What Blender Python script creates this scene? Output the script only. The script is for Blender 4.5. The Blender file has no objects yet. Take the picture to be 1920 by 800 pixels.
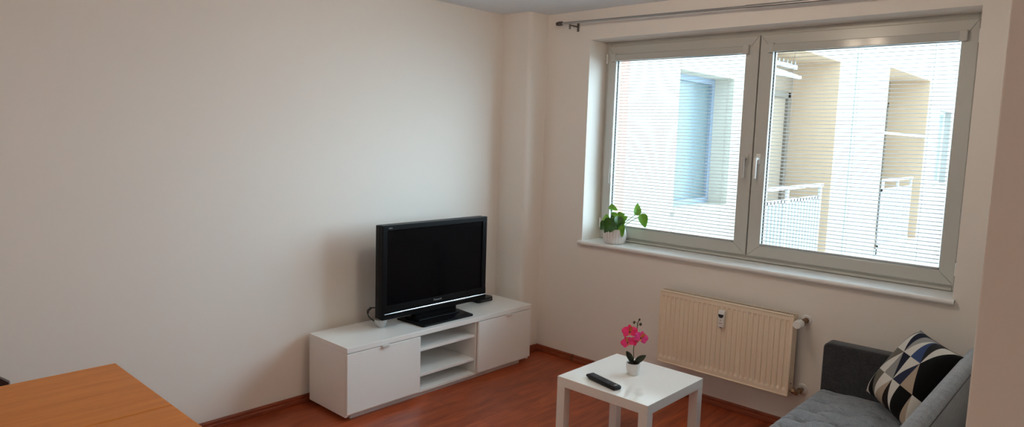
import bpy, bmesh, math, random
from mathutils import Vector, Matrix
random.seed(7)
scn = bpy.context.scene
col = scn.collection
PI = math.pi

# ------------------------------------------------------------------ materials
def mat(name, color, rough=0.5, metallic=0.0, spec=0.5, coat=0.0, bump=None, noise_col=None, trans=0.0, sheen=0.0):
    m = bpy.data.materials.new(name); m.use_nodes = True
    nt = m.node_tree; b = nt.nodes['Principled BSDF']
    b.inputs['Base Color'].default_value = (*color, 1)
    b.inputs['Roughness'].default_value = rough
    b.inputs['Metallic'].default_value = metallic
    b.inputs['Specular IOR Level'].default_value = spec
    b.inputs['Coat Weight'].default_value = coat
    b.inputs['Coat Roughness'].default_value = 0.05
    b.inputs['Transmission Weight'].default_value = trans
    b.inputs['Sheen Weight'].default_value = sheen
    tc = nt.nodes.new('ShaderNodeTexCoord')
    if bump:
        scale, strength, dist = bump
        n = nt.nodes.new('ShaderNodeTexNoise'); n.inputs['Scale'].default_value = scale
        n.inputs['Detail'].default_value = 4
        bp = nt.nodes.new('ShaderNodeBump'); bp.inputs['Strength'].default_value = strength
        bp.inputs['Distance'].default_value = dist
        nt.links.new(tc.outputs['Object'], n.inputs['Vector'])
        nt.links.new(n.outputs['Fac'], bp.inputs['Height'])
        nt.links.new(bp.outputs['Normal'], b.inputs['Normal'])
    if noise_col:
        scale, c2, stretch = noise_col
        mp = nt.nodes.new('ShaderNodeMapping'); mp.inputs['Scale'].default_value = stretch
        n = nt.nodes.new('ShaderNodeTexNoise'); n.inputs['Scale'].default_value = scale
        n.inputs['Detail'].default_value = 5; n.inputs['Roughness'].default_value = 0.6
        cr = nt.nodes.new('ShaderNodeValToRGB')
        cr.color_ramp.elements[0].position = 0.3; cr.color_ramp.elements[1].position = 0.7
        cr.color_ramp.elements[0].color = (*color, 1); cr.color_ramp.elements[1].color = (*c2, 1)
        nt.links.new(tc.outputs['Object'], mp.inputs['Vector'])
        nt.links.new(mp.outputs['Vector'], n.inputs['Vector'])
        nt.links.new(n.outputs['Fac'], cr.inputs['Fac'])
        nt.links.new(cr.outputs['Color'], b.inputs['Base Color'])
    return m

def floor_mat():
    m = bpy.data.materials.new('laminate_floor'); m.use_nodes = True
    nt = m.node_tree; b = nt.nodes['Principled BSDF']; N = nt.nodes.new; L = nt.links.new
    tc = N('ShaderNodeTexCoord')
    rot = N('ShaderNodeMapping'); rot.inputs['Rotation'].default_value = (0, 0, PI/2)
    L(tc.outputs['Object'], rot.inputs['Vector'])
    br = N('ShaderNodeTexBrick'); br.offset = 0.37; br.squash = 1
    br.inputs['Scale'].default_value = 1.0; br.inputs['Brick Width'].default_value = 1.28
    br.inputs['Row Height'].default_value = 0.19; br.inputs['Mortar Size'].default_value = 0.0012
    br.inputs['Mortar Smooth'].default_value = 0.2
    br.inputs['Color1'].default_value = (0.25, 0.25, 0.25, 1); br.inputs['Color2'].default_value = (0.75, 0.75, 0.75, 1)
    br.inputs['Mortar'].default_value = (0.0, 0.0, 0.0, 1)
    L(rot.outputs['Vector'], br.inputs['Vector'])
    st = N('ShaderNodeMapping'); st.inputs['Scale'].default_value = (9.0, 1.2, 1.0)
    L(tc.outputs['Object'], st.inputs['Vector'])
    # shift the grain plank by plank
    add = N('ShaderNodeVectorMath'); add.operation = 'ADD'
    sc = N('ShaderNodeVectorMath'); sc.operation = 'SCALE'; sc.inputs['Scale'].default_value = 13.0
    L(br.outputs['Color'], sc.inputs[0]); L(sc.outputs[0], add.inputs[1]); L(st.outputs['Vector'], add.inputs[0])
    n = N('ShaderNodeTexNoise'); n.inputs['Scale'].default_value = 2.2; n.inputs['Detail'].default_value = 8
    n.inputs['Roughness'].default_value = 0.62; n.inputs['Distortion'].default_value = 0.6
    L(add.outputs[0], n.inputs['Vector'])
    cr = N('ShaderNodeValToRGB'); e = cr.color_ramp.elements
    e[0].position = 0.30; e[0].color = FLOOR_A
    e[1].position = 0.72; e[1].color = FLOOR_C
    k = e.new(0.5); k.color = FLOOR_B
    L(n.outputs['Fac'], cr.inputs['Fac'])
    mx = N('ShaderNodeMix'); mx.data_type = 'RGBA'; mx.blend_type = 'MULTIPLY'; mx.inputs['Factor'].default_value = 0.35
    g = N('ShaderNodeValToRGB'); g.color_ramp.elements[0].color = (0.1, 0.08, 0.07, 1); g.color_ramp.elements[0].position = 0.05
    g.color_ramp.elements[1].color = (1, 1, 1, 1); g.color_ramp.elements[1].position = 0.6
    L(br.outputs['Color'], g.inputs['Fac'])
    L(cr.outputs['Color'], mx.inputs['A']); L(g.outputs['Color'], mx.inputs['B'])
    L(mx.outputs['Result'], b.inputs['Base Color'])
    b.inputs['Roughness'].default_value = 0.34; b.inputs['Specular IOR Level'].default_value = 0.45
    bp = N('ShaderNodeBump'); bp.inputs['Strength'].default_value = 0.12; bp.inputs['Distance'].default_value = 0.001
    L(n.outputs['Fac'], bp.inputs['Height']); L(bp.outputs['Normal'], b.inputs['Normal'])
    return m
FLOOR_A = (0.20, 0.034, 0.010, 1); FLOOR_B = (0.36, 0.068, 0.020, 1); FLOOR_C = (0.50, 0.115, 0.036, 1)

def glass_mat(name, tint, refl=0.06, rough=0.0):
    m = bpy.data.materials.new(name); m.use_nodes = True
    nt = m.node_tree; nt.nodes.remove(nt.nodes['Principled BSDF']); N = nt.nodes.new; L = nt.links.new
    out = [n for n in nt.nodes if n.type == 'OUTPUT_MATERIAL'][0]
    t = N('ShaderNodeBsdfTransparent'); t.inputs['Color'].default_value = (*tint, 1)
    g = N('ShaderNodeBsdfGlossy'); g.inputs['Roughness'].default_value = rough
    # Schlick reflectance from the angle alone, the same on both faces of the thin pane
    ge = N('ShaderNodeNewGeometry'); dp = N('ShaderNodeVectorMath'); dp.operation = 'DOT_PRODUCT'
    L(ge.outputs['Incoming'], dp.inputs[0]); L(ge.outputs['Normal'], dp.inputs[1])
    ab = N('ShaderNodeMath'); ab.operation = 'ABSOLUTE'; L(dp.outputs['Value'], ab.inputs[0])
    om = N('ShaderNodeMath'); om.operation = 'SUBTRACT'; om.inputs[0].default_value = 1.0; L(ab.outputs[0], om.inputs[1])
    pw = N('ShaderNodeMath'); pw.operation = 'POWER'; pw.inputs[1].default_value = 5.0; L(om.outputs[0], pw.inputs[0])
    fr = N('ShaderNodeMath'); fr.operation = 'MULTIPLY_ADD'; fr.inputs[1].default_value = 0.96; fr.inputs[2].default_value = 0.04; L(pw.outputs[0], fr.inputs[0])
    mx = N('ShaderNodeMixShader')
    L(fr.outputs[0], mx.inputs[0]); L(t.outputs[0], mx.inputs[1]); L(g.outputs[0], mx.inputs[2])
    L(mx.outputs[0], out.inputs['Surface'])
    return m

def fabric_mat(name, c1, c2, scale=260):
    m = bpy.data.materials.new(name); m.use_nodes = True
    nt = m.node_tree; b = nt.nodes['Principled BSDF']; N = nt.nodes.new; L = nt.links.new
    tc = N('ShaderNodeTexCoord')
    n = N('ShaderNodeTexNoise'); n.inputs['Scale'].default_value = scale; n.inputs['Detail'].default_value = 3
    n2 = N('ShaderNodeTexNoise'); n2.inputs['Scale'].default_value = 30; n2.inputs['Detail'].default_value = 3
    ad = N('ShaderNodeMath'); ad.operation = 'MULTIPLY_ADD'; ad.inputs[1].default_value = 0.35
    L(tc.outputs['Object'], n.inputs['Vector']); L(tc.outputs['Object'], n2.inputs['Vector'])
    L(n2.outputs['Fac'], ad.inputs[0]); L(n.outputs['Fac'], ad.inputs[2])
    cr = N('ShaderNodeValToRGB'); cr.color_ramp.elements[0].position = 0.5; cr.color_ramp.elements[1].position = 0.85
    cr.color_ramp.elements[0].color = (*c1, 1); cr.color_ramp.elements[1].color = (*c2, 1)
    L(ad.outputs[0], cr.inputs['Fac']); L(cr.outputs['Color'], b.inputs['Base Color'])
    b.inputs['Roughness'].default_value = 0.95; b.inputs['Specular IOR Level'].default_value = 0.15
    b.inputs['Sheen Weight'].default_value = 0.25
    bp = N('ShaderNodeBump'); bp.inputs['Strength'].default_value = 0.35; bp.inputs['Distance'].default_value = 0.001
    L(n.outputs['Fac'], bp.inputs['Height']); L(bp.outputs['Normal'], b.inputs['Normal'])
    return m

def pattern_mat(name):
    m = bpy.data.materials.new(name); m.use_nodes = True
    nt = m.node_tree; b = nt.nodes['Principled BSDF']; N = nt.nodes.new; L = nt.links.new
    a = N('ShaderNodeVertexColor'); a.layer_name = 'pattern'
    L(a.outputs['Color'], b.inputs['Base Color'])
    tc = N('ShaderNodeTexCoord'); n = N('ShaderNodeTexNoise'); n.inputs['Scale'].default_value = 300
    bp = N('ShaderNodeBump'); bp.inputs['Strength'].default_value = 0.25; bp.inputs['Distance'].default_value = 0.001
    L(tc.outputs['Object'], n.inputs['Vector']); L(n.outputs['Fac'], bp.inputs['Height']); L(bp.outputs['Normal'], b.inputs['Normal'])
    b.inputs['Roughness'].default_value = 0.9; b.inputs['Specular IOR Level'].default_value = 0.2
    return m

WALLC = (0.86, 0.82, 0.772)
M = dict(
    wall=mat('wall_paint', WALLC, 0.85, spec=0.2, bump=(220, 0.12, 0.002)),
    ceil=mat('ceiling_paint', (0.80, 0.86, 0.92), 0.9, spec=0.15, bump=(150, 0.1, 0.002)),
    skirt=mat('skirting_wood', (0.17, 0.034, 0.014), 0.35, spec=0.4, noise_col=(5, (0.29, 0.062, 0.023), (3, 3, 18))),
    clip=mat('skirting_clip', (0.13, 0.035, 0.016), 0.4),
    upvc=mat('window_plastic', (0.54, 0.54, 0.51), 0.28, spec=0.5),
    headrail=mat('headrail_plastic', (0.50, 0.50, 0.475), 0.14, spec=0.16),
    sill=mat('sill_laminate', (0.83, 0.83, 0.82), 0.3, spec=0.5),
    gasket=mat('gasket', (0.10, 0.095, 0.09), 0.7),
    chrome=mat('brushed_steel', (0.78, 0.77, 0.75), 0.5, metallic=0.5),
    rod=mat('rod_metal', (0.42, 0.41, 0.40), 0.38, metallic=0.9),
    rod_dark=mat('rod_dark_metal', (0.16, 0.14, 0.13), 0.4, metallic=0.8),
    brass=mat('pipe_brass', (0.30, 0.20, 0.13), 0.4, metallic=0.85),
    slat=mat('blind_slat', (0.48, 0.455, 0.44), 0.5, spec=0.3),
    cord=mat('blind_cord', (0.72, 0.72, 0.72), 0.7),
    white_gloss=mat('white_gloss', (0.91, 0.92, 0.91), 0.10, spec=0.5),
    white_mel=mat('white_melamine', (0.76, 0.75, 0.73), 0.35),
    white_foil=mat('white_foil', (0.93, 0.935, 0.92), 0.10, spec=0.5),
    rad=mat('radiator_enamel', (0.90, 0.77, 0.61), 0.35),
    rad_shade=mat('radiator_inner_shade', (0.12, 0.09, 0.07), 0.8),  # dark tone stands for the shade inside the radiator
    white_plastic=mat('white_plastic', (0.82, 0.82, 0.80), 0.4),
    grey_print=mat('grey_print', (0.18, 0.16, 0.16), 0.6),
    red_print=mat('red_print', (0.45, 0.10, 0.07), 0.6),
    lcd=mat('lcd_dark', (0.025, 0.02, 0.025), 0.25),
    tv=mat('tv_gloss_black', (0.005, 0.005, 0.006), 0.34, spec=0.12),
    tv_side=mat('tv_matt_black', (0.008, 0.008, 0.009), 0.5, spec=0.2),
    screen=mat('tv_screen', (0.003, 0.003, 0.004), 0.12, spec=0.10),
    silver=mat('tv_silver', (0.62, 0.64, 0.68), 0.22, metallic=1),
    logo=mat('tv_logo_grey', (0.32, 0.32, 0.33), 0.4),
    black_plastic=mat('black_plastic', (0.009, 0.009, 0.010), 0.4, spec=0.25),
    button=mat('remote_button', (0.045, 0.045, 0.055), 0.5),
    button_pale=mat('remote_button_pale', (0.32, 0.33, 0.36), 0.5),
    cable=mat('cable_rubber', (0.018, 0.014, 0.014), 0.5),
    frosted=mat('frosted_plastic', (0.80, 0.80, 0.80), 0.3, spec=0.6, trans=0.35),
    beech=mat('beech_laminate', (0.60, 0.19, 0.024), 0.38, spec=0.25, noise_col=(3.0, (0.72, 0.26, 0.042), (11, 1.0, 6))),
    beech_edge=mat('beech_edging', (0.40, 0.14, 0.05), 0.4, noise_col=(3.0, (0.48, 0.18, 0.06), (11, 1, 6))),
    dark_leather=mat('dark_leatherette', (0.035, 0.014, 0.014), 0.4),
    sofa=fabric_mat('sofa_fabric', (0.155, 0.178, 0.208), (0.325, 0.355, 0.395)),
    sofa_shaded=fabric_mat('sofa_fabric_shaded', (0.022, 0.023, 0.025), (0.052, 0.053, 0.058)),  # same sofa fabric, shade of the side facing off the window put into colour
    sofa_leg=mat('sofa_leg_wood', (0.05, 0.03, 0.02), 0.5),
    cushion=pattern_mat('triangle_print'),
    piping=mat('cushion_piping', (0.03, 0.025, 0.03), 0.8),
    pot=mat('white_ceramic', (0.78, 0.76, 0.75), 0.35),
    pot_small=mat('white_glazed', (0.80, 0.79, 0.77), 0.22),
    soil=mat('soil', (0.03, 0.02, 0.013), 0.95, bump=(120, 0.8, 0.01)),
    leaf=mat('pothos_leaf', (0.018, 0.085, 0.012), 0.3, noise_col=(22, (0.06, 0.19, 0.03), (1, 1, 1))),
    leaf_bright=mat('pothos_young_leaf', (0.10, 0.34, 0.02), 0.35, noise_col=(25, (0.22, 0.50, 0.05), (1, 1, 1))),
    stem=mat('pothos_stem', (0.12, 0.30, 0.04), 0.5),
    orch_leaf=mat('orchid_leaf', (0.018, 0.024, 0.014), 0.45, noise_col=(40, (0.035, 0.042, 0.022), (1, 1, 1))),
    orch_stem=mat('orchid_stem', (0.05, 0.07, 0.025), 0.5),
    petal=mat('orchid_petal', (0.95, 0.022, 0.150), 0.6, noise_col=(28, (0.95, 0.05, 0.28), (1, 1, 1))),
    petal_pink=mat('orchid_petal_mauve', (0.80, 0.08, 0.42), 0.6, noise_col=(28, (0.95, 0.05, 0.27), (1, 1, 1))),
    lip=mat('orchid_lip', (0.55, 0.02, 0.06), 0.6, noise_col=(60, (0.80, 0.25, 0.06), (1, 1, 1))),
    heart=mat('orchid_column', (0.10, 0.01, 0.03), 0.5),
    bud=mat('orchid_bud', (0.045, 0.04, 0.02), 0.5),
    facade=mat('facade_render', (0.39, 0.35, 0.315), 0.9, bump=(80, 0.2, 0.004)),
    facade_pink=mat('facade_salmon', (0.44, 0.22, 0.165), 0.9),
    facade_blue=mat('facade_pale_blue', (0.40, 0.42, 0.39), 0.9),
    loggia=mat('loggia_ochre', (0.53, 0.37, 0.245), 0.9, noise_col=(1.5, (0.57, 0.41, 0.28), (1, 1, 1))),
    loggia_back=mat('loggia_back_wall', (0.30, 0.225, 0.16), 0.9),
    reveal=mat('reveal_render', (0.45, 0.41, 0.34), 0.9, noise_col=(5, (0.50, 0.46, 0.39), (1, 1, 1))),
    ext_frame=mat('grey_window_frame', (0.20, 0.25, 0.32), 0.5),
    ext_frame_white=mat('white_window_frame', (0.70, 0.78, 0.82), 0.5),
    ext_pane=mat('far_window_pane', (0.115, 0.155, 0.165), 0.3, spec=0.3),
    ext_pane_pale=mat('far_window_pane_pale', (0.24, 0.30, 0.31), 0.3, spec=0.3),
    rail=mat('railing_paint', (0.55, 0.55, 0.54), 0.5),
    rail_grey=mat('railing_panel', (0.22, 0.235, 0.245), 0.6),
    door_dark=mat('loggia_door_frame', (0.17, 0.14, 0.11), 0.6),
    ground=mat('courtyard_paving', (0.72, 0.70, 0.67), 0.95),
    glass=glass_mat('window_glass', (0.95, 0.97, 0.96)),
)
M['floor'] = floor_mat()

# ------------------------------------------------------------------ mesh helpers
class MB:
    """collects shapes; build() links them as ONE mesh object"""
    def __init__(s): s.bm = bmesh.new()
    def _merge(s, t):
        me = bpy.data.meshes.new('tmp'); t.to_mesh(me); t.free(); s.bm.from_mesh(me); bpy.data.meshes.remove(me)
    def box(s, a, b, bevel=0.0, seg=2, mtx=None):
        t = bmesh.new(); bmesh.ops.create_cube(t, size=1)
        lo = Vector([min(a[i], b[i]) for i in range(3)]); hi = Vector([max(a[i], b[i]) for i in range(3)])
        for v in t.verts: v.co = Vector([(lo[i]+hi[i])/2 + v.co[i]*(hi[i]-lo[i]) for i in range(3)])
        if bevel: bmesh.ops.bevel(t, geom=list(t.edges), offset=bevel, segments=seg, profile=0.5, affect='EDGES')
        if mtx: bmesh.ops.transform(t, matrix=mtx, verts=t.verts)
        s._merge(t); return s
    def tube(s, pts, r, n=10, caps=True):
        pts = [Vector(p) for p in pts]; rr = r if isinstance(r, (list, tuple)) else [r]*len(pts)
        t = bmesh.new(); rings = []; prev = None
        for i, p in enumerate(pts):
            d = (pts[min(i+1, len(pts)-1)] - pts[max(i-1, 0)]).normalized()
            if prev is None:
                up = Vector((0, 0, 1)) if abs(d.z) < 0.9 else Vector((1, 0, 0)); a = d.cross(up).normalized()
            else: a = (prev - d*prev.dot(d)).normalized()
            prev = a; b = d.cross(a)
            rings.append([t.verts.new(p + (a*math.cos(2*PI*k/n) + b*math.sin(2*PI*k/n))*rr[i]) for k in range(n)])
        for q in range(len(rings)-1):
            for k in range(n): t.faces.new((rings[q][k], rings[q][(k+1) % n], rings[q+1][(k+1) % n], rings[q+1][k]))
        if caps: t.faces.new(rings[0][::-1]); t.faces.new(rings[-1])
        bmesh.ops.recalc_face_normals(t, faces=t.faces); s._merge(t); return s
    def lathe(s, prof, c, n=32, wob=None):
        t = bmesh.new(); rings = []
        for j, (r, z) in enumerate(prof):
            rings.append([t.verts.new((c[0]+r*(1+(wob(2*PI*k/n, j) if wob else 0))*math.cos(2*PI*k/n),
                                       c[1]+r*(1+(wob(2*PI*k/n, j) if wob else 0))*math.sin(2*PI*k/n), c[2]+z)) for k in range(n)])
        for q in range(len(rings)-1):
            for k in range(n): t.faces.new((rings[q][k], rings[q][(k+1) % n], rings[q+1][(k+1) % n], rings[q+1][k]))
        t.faces.new(rings[0][::-1]); t.faces.new(rings[-1])
        bmesh.ops.recalc_face_normals(t, faces=t.faces); s._merge(t); return s
    def prism(s, poly, axis, lo, hi, bevel=0.0, seg=2):
        """poly: 2D points in the two other axes (cyclic order x,y,z without axis)"""
        t = bmesh.new()
        def P(q, h):
            o = list(q); o.insert(axis, h); return o
        A = [t.verts.new(P(q, lo)) for q in poly]; B = [t.verts.new(P(q, hi)) for q in poly]
        n = len(poly); t.faces.new(A[::-1]); t.faces.new(B)
        for k in range(n): t.faces.new((A[k], A[(k+1) % n], B[(k+1) % n], B[k]))
        bmesh.ops.recalc_face_normals(t, faces=t.faces)
        if bevel: bmesh.ops.bevel(t, geom=list(t.edges), offset=bevel, segments=seg, profile=0.5, affect='EDGES')
        s._merge(t); return s
    def ball(s, c, r, sub=2):
        t = bmesh.new(); bmesh.ops.create_icosphere(t, subdivisions=sub, radius=1)
        r = (r, r, r) if not isinstance(r, (tuple, list)) else r
        for v in t.verts: v.co = Vector((c[0]+v.co.x*r[0], c[1]+v.co.y*r[1], c[2]+v.co.z*r[2]))
        s._merge(t); return s
    def surf(s, f, nu, nv, thick=None):
        t = bmesh.new(); g = [[t.verts.new(f(i/nu, j/nv)) for j in range(nv+1)] for i in range(nu+1)]
        for i in range(nu):
            for j in range(nv): t.faces.new((g[i][j], g[i+1][j], g[i+1][j+1], g[i][j+1]))
        if thick:
            bmesh.ops.recalc_face_normals(t, faces=t.faces)
            bmesh.ops.solidify(t, geom=list(t.faces), thickness=thick)
        s._merge(t); return s
    def build(s, name, m, parent=None, smooth=False, angle=40, **props):
        me = bpy.data.meshes.new(name); s.bm.to_mesh(me); s.bm.free()
        ms = m if isinstance(m, (list, tuple)) else [m]
        for q in ms: me.materials.append(q)
        if smooth:
            me.polygons.foreach_set('use_smooth', [True]*len(me.polygons))
            me.set_sharp_from_angle(angle=math.radians(angle))
        o = bpy.data.objects.new(name, me); col.objects.link(o)
        if parent is not None:
            o.parent = parent; o.matrix_parent_inverse = Matrix.Translation(parent.location).inverted() if parent.type == 'EMPTY' else Matrix.Identity(4)
        for k, v in props.items(): o[k] = v
        return o

def thing(name, loc, label, cat, group=None):
    o = bpy.data.objects.new(name, None); col.objects.link(o); o.location = loc; o.empty_display_size = 0.1
    o['label'] = label; o['category'] = cat
    if group: o['group'] = group
    return o
def structure(name, mb, m, parent=None, **k):
    return mb.build(name, m, parent, kind='structure', **k)
def text_mesh(body, name, size, m, parent, mtx, extrude=0.0006, label=None):
    cu = bpy.data.curves.new(name, 'FONT'); cu.body = body; cu.size = size; cu.extrude = extrude
    cu.align_x = 'CENTER'; cu.align_y = 'CENTER'
    tmp = bpy.data.objects.new('tmp', cu); col.objects.link(tmp)
    dg = bpy.context.evaluated_depsgraph_get(); me = bpy.data.meshes.new_from_object(tmp.evaluated_get(dg))
    bpy.data.objects.remove(tmp); bpy.data.curves.remove(cu)
    me.transform(mtx); me.materials.clear(); me.materials.append(m)
    o = bpy.data.objects.new(name, me); col.objects.link(o); o.parent = parent
    if parent.type == 'EMPTY': o.matrix_parent_inverse = Matrix.Translation(parent.location).inverted()
    if label: o['label'] = label
    return o

# ------------------------------------------------------------------ the room
H = 2.614
XW, YW = 3.486, -2.30            # the corner of the wall on the right
WX0, WX1, WZ0, WZ1 = 0.6925, 3.067, 0.937, 2.4055
FD = 0.2125                      # depth of the reveal to the window frame
structure('floor', MB().box((-0.15, -6.6, -0.12), (5.35, 0.3, 0)), M['floor'])
structure('ceiling', MB().box((-0.15, -6.6, H), (5.35, 0.3, H+0.15)), M['ceil'])
structure('wall_left', MB().box((-0.15, -6.45, 0), (0, 0, H)), M['wall'])
w = MB()
w.box((-0.15, 0, 0), (WX0, 0.30, H)); w.box((WX1, 0, 0), (XW, 0.30, H))
w.box((WX0, 0, 0), (WX1, 0.30, WZ0-0.03)); w.box((WX0, 0, WZ1), (WX1, 0.30, H))
structure('wall_back', w, M['wall'])
structure('wall_right', MB().box((XW, YW, 0), (5.2, 0.30, H), 0.004), M['wall'])
structure('wall_entry', MB().box((5.2, -6.45, 0), (5.35, 0.30, H)), M['wall'])
structure('wall_front', MB().box((-0.15, -6.6, 0), (5.35, -6.45, H)), M['wall'])
# the pipe casing in the corner has a well rounded outer edge
CW, CD, CR = 0.286, 0.1986, 0.035
poly = [(0, 0), (0, -CD)] + [(CW-CR+CR*math.sin(a), -CD+CR-CR*math.cos(a)) for a in [PI/2*k/8 for k in range(9)]] + [(CW, 0)]
structure('pillar_corner', MB().prism(poly, 2, 0, H), M['wall'], smooth=True, angle=30)

# skirting: moulded profile (distance from wall, height)
SK = [(0, 0), (0.020, 0), (0.021, 0.006), (0.018, 0.022), (0.012, 0.027), (0.0115, 0.040), (0.007, 0.0485), (0, 0.0495)]
structure('baseboard_left', MB().prism(SK, 1, -6.45, -CD), M['skirt'])
structure('baseboard_back', MB().prism([(-a, b) for a, b in SK], 0, CW, XW), M['skirt'])
structure('baseboard_pillar', MB().prism([(-CD-a, b) for a, b in SK], 0, 0.021, CW+0.02), M['skirt'])
structure('trim_1', MB().prism([(CW+a, b) for a, b in SK], 1, -CD-0.0195, -0.0215), M['skirt'])
c = MB(); c.prism([(-a*1.12-0.001, b*1.03) for a, b in SK], 0, 0.645, 0.667)
structure('trim_2', c, M['clip'])

# ------------------------------------------------------------------ window with two sashes
win = bpy.data.objects.new('window_1', None); col.objects.link(win); win.location = (1.88, FD, WZ0); win['kind'] = 'structure'
FW = 0.042
f = MB()
f.box((WX0, FD, WZ0), (WX0+FW, 0.28, WZ1), 0.003); f.box((WX1-FW, FD, WZ0), (WX1, 0.28, WZ1), 0.003)
f.box((WX0+FW, FD, WZ1-0.045), (WX1-FW, 0.28, WZ1), 0.003); f.box((WX0+FW, FD, WZ0), (WX1-FW, 0.28, WZ0+0.05), 0.003)
f.box((1.846, FD+0.012, WZ0+0.05), (1.906, 0.28, WZ1-0.045))
f.box((WX0+FW, FD-0.012, WZ0+0.004), (WX1-FW, FD+0.002, WZ0+0.018), 0.002)
structure('window_frame', f, M['upvc'], win)
def sash(x0, x1, z0, z1, gx0, gx1, gz0, gz1, hx, side):
    s = bpy.data.objects.new('sash', None); col.objects.link(s); s.parent = win; s.matrix_parent_inverse = Matrix.Translation(win.location).inverted()
    y0, y1 = FD-0.020, 0.262
    b = MB()
    def mem(poly, bev=0.004):
        # mitred member: face plane polygon (x,z) extruded in y
        b.prism(poly, 1, y0, y1, bev)
    mem([(x0, z0), (x1, z0), (gx1, gz0), (gx0, gz0)]); mem([(x0, z1), (gx0, gz1), (gx1, gz1), (x1, z1)])
    mem([(x0, z0), (gx0, gz0), (gx0, gz1), (x0, z1)]); mem([(x1, z0), (x1, z1), (gx1, gz1), (gx1, gz0)])
    o = b.build('sash_frame', M['upvc'], None); o.parent = s
    g = MB(); t = 0.006
    for a, c_ in (((gx0, gz0), (gx1, gz0+t)), ((gx0, gz1-t), (gx1, gz1)), ((gx0, gz0+t), (gx0+t, gz1-t)), ((gx1-t, gz0+t), (gx1, gz1-t))):
        g.box((a[0], y0+0.028, a[1]), (c_[0], y0+0.036, c_[1]))
    o = g.build('gasket', M['gasket'], None); o.parent = s
    p = MB().box((gx0-0.004, 0.236, gz0-0.004), (gx1+0.004, 0.242, gz1+0.004)).build('pane', M['glass'], None); p.parent = s
    h = MB()
    h.box((hx-0.014, y0-0.009, 1.565), (hx+0.014, y0, 1.632), 0.004)
    h.tube([(hx, y0-0.008, 1.60), (hx, y0-0.048, 1.60)], 0.0095, 14)
    h.tube([(hx, y0-0.046, 1.606), (hx, y0-0.050, 1.58), (hx, y0-0.047, 1.535), (hx, y0-0.043, 1.475)], [0.0105, 0.010, 0.009, 0.0075], 12)
    o = h.build('window_handle', M['upvc'] if side < 0 else M['white_plastic'], None, smooth=True); o.parent = s
    # hinge covers on the outer side
    hx2 = x0-0.006 if side < 0 else x1+0.006
    for zz in (z0+0.09, z1-0.09):
        o = MB().tube([(hx2, y0-0.004, zz-0.035), (hx2, y0-0.004, zz+0.035)], 0.008, 10).build('hinge', M['white_plastic'], None, smooth=True); o.parent = s
    return s
SZ0, SZ1 = 0.972, 2.374
sash(0.722, 1.872, SZ0, SZ1, 0.7916, 1.7852, 1.0455, 2.2698, 1.838, -1)
sash(1.879, 3.034, SZ0, SZ1, 1.9623, 2.9592, 1.0455, 2.2698, 1.918, 1)
sl = MB()
sl.box((WX0+0.001, 0, WZ0-0.03), (WX1-0.001, 0.285, WZ0)); sl.box((WX0-0.02, -0.020, WZ0-0.03), (WX1+0.012, 0.0, WZ0), 0.0)
sl.tube([(WX0-0.02, -0.020, WZ0-0.015), (WX1+0.012, -0.020, WZ0-0.015)], 0.015, 16)
structure('window_sill', sl, M['sill'], win, smooth=True, angle=50)

# ------------------------------------------------------------------ venetian blinds on the sashes
def blind(x0, x1, z0, z1, cords, label, chain):
    t = thing('venetian_blind', ((x0+x1)/2, 0.19, z0), label, 'blind', 'venetian blinds on the window')
    hr = MB(); hr.box((x0-0.004, 0.168, z1-0.006), (x1+0.004, 0.1925, z1+0.040), 0.003)
    hr.build('headrail', M['headrail'], t)
    for xx in (x0-0.016, x1+0.004):
        MB().box((xx-0.012, 0.165, z1-0.010), (xx+0.024, 0.1925, z1+0.048), 0.003).build('end_cap', M['upvc'], t)
    s = MB(); n = int((z1-z0-0.03)/0.0225); wdt = 0.0165; tilt = math.radians(16)
    for k in range(n):
        z = z1-0.020-k*0.0225
        def fn(u, v, z=z):
            q = (v-0.5)*wdt; cam = 0.0013*(1-(2*v-1)**2)
            return (x0+0.004+u*(x1-x0-0.008), 0.207+q*math.cos(tilt), z+q*math.sin(tilt)+cam)
        s.surf(fn, 1, 4)
    s.build('slats', M['slat'], t, smooth=True)
    for cx in cords:
        c_ = MB()
        for yy in (0.1985, 0.2155): c_.tube([(cx, yy, z1-0.005), (cx, yy, z0+0.012)], 0.0008, 5)
        c_.build('ladder_cord', M['cord'], t)
    b = MB(); b.box((x0+0.002, 0.198, z0+0.003), (x1-0.002, 0.216, z0+0.012), 0.002)
    b.build('bottom_rail', M['slat'], t)
    if chain:
        c_ = MB()
        pts = [(0.806, 0.176, z1+0.005), (0.803, 0.175, 2.0), (0.801, 0.174, 1.545), (0.806, 0.172, 1.50), (0.802, 0.171, 1.46), (0.808, 0.170, 1.42), (0.803, 0.170, 1.38), (0.795, 0.170, 1.363), (0.788, 0.170, 1.38), (0.789, 0.171, 1.44), (0.797, 0.173, 1.53)]
        c_.tube(pts, 0.0017, 6)
        for k in range(60):
            c_.ball((0.8025+0.002*math.sin(k), 0.1745, z1-0.02-k*0.0115), 0.0022, 1)
        c_.build('pull_chain', M['cord'], t)
        k_ = MB(); k_.box((0.797, 0.168, 1.515), (0.807, 0.178, 1.548), 0.003); k_.build('chain_toggle', M['white_plastic'], t)
    return t
blind(0.7926, 1.7842, 1.0465, 2.2698, (0.846, 1.32, 1.674), 'white venetian blind with pull chain on the left window sash behind the potted plant', True)
blind(1.9633, 2.9582, 1.0465, 2.2698, (2.092, 2.472, 2.843), 'white venetian blind covering the right window sash nearest the sofa', False)

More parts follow.
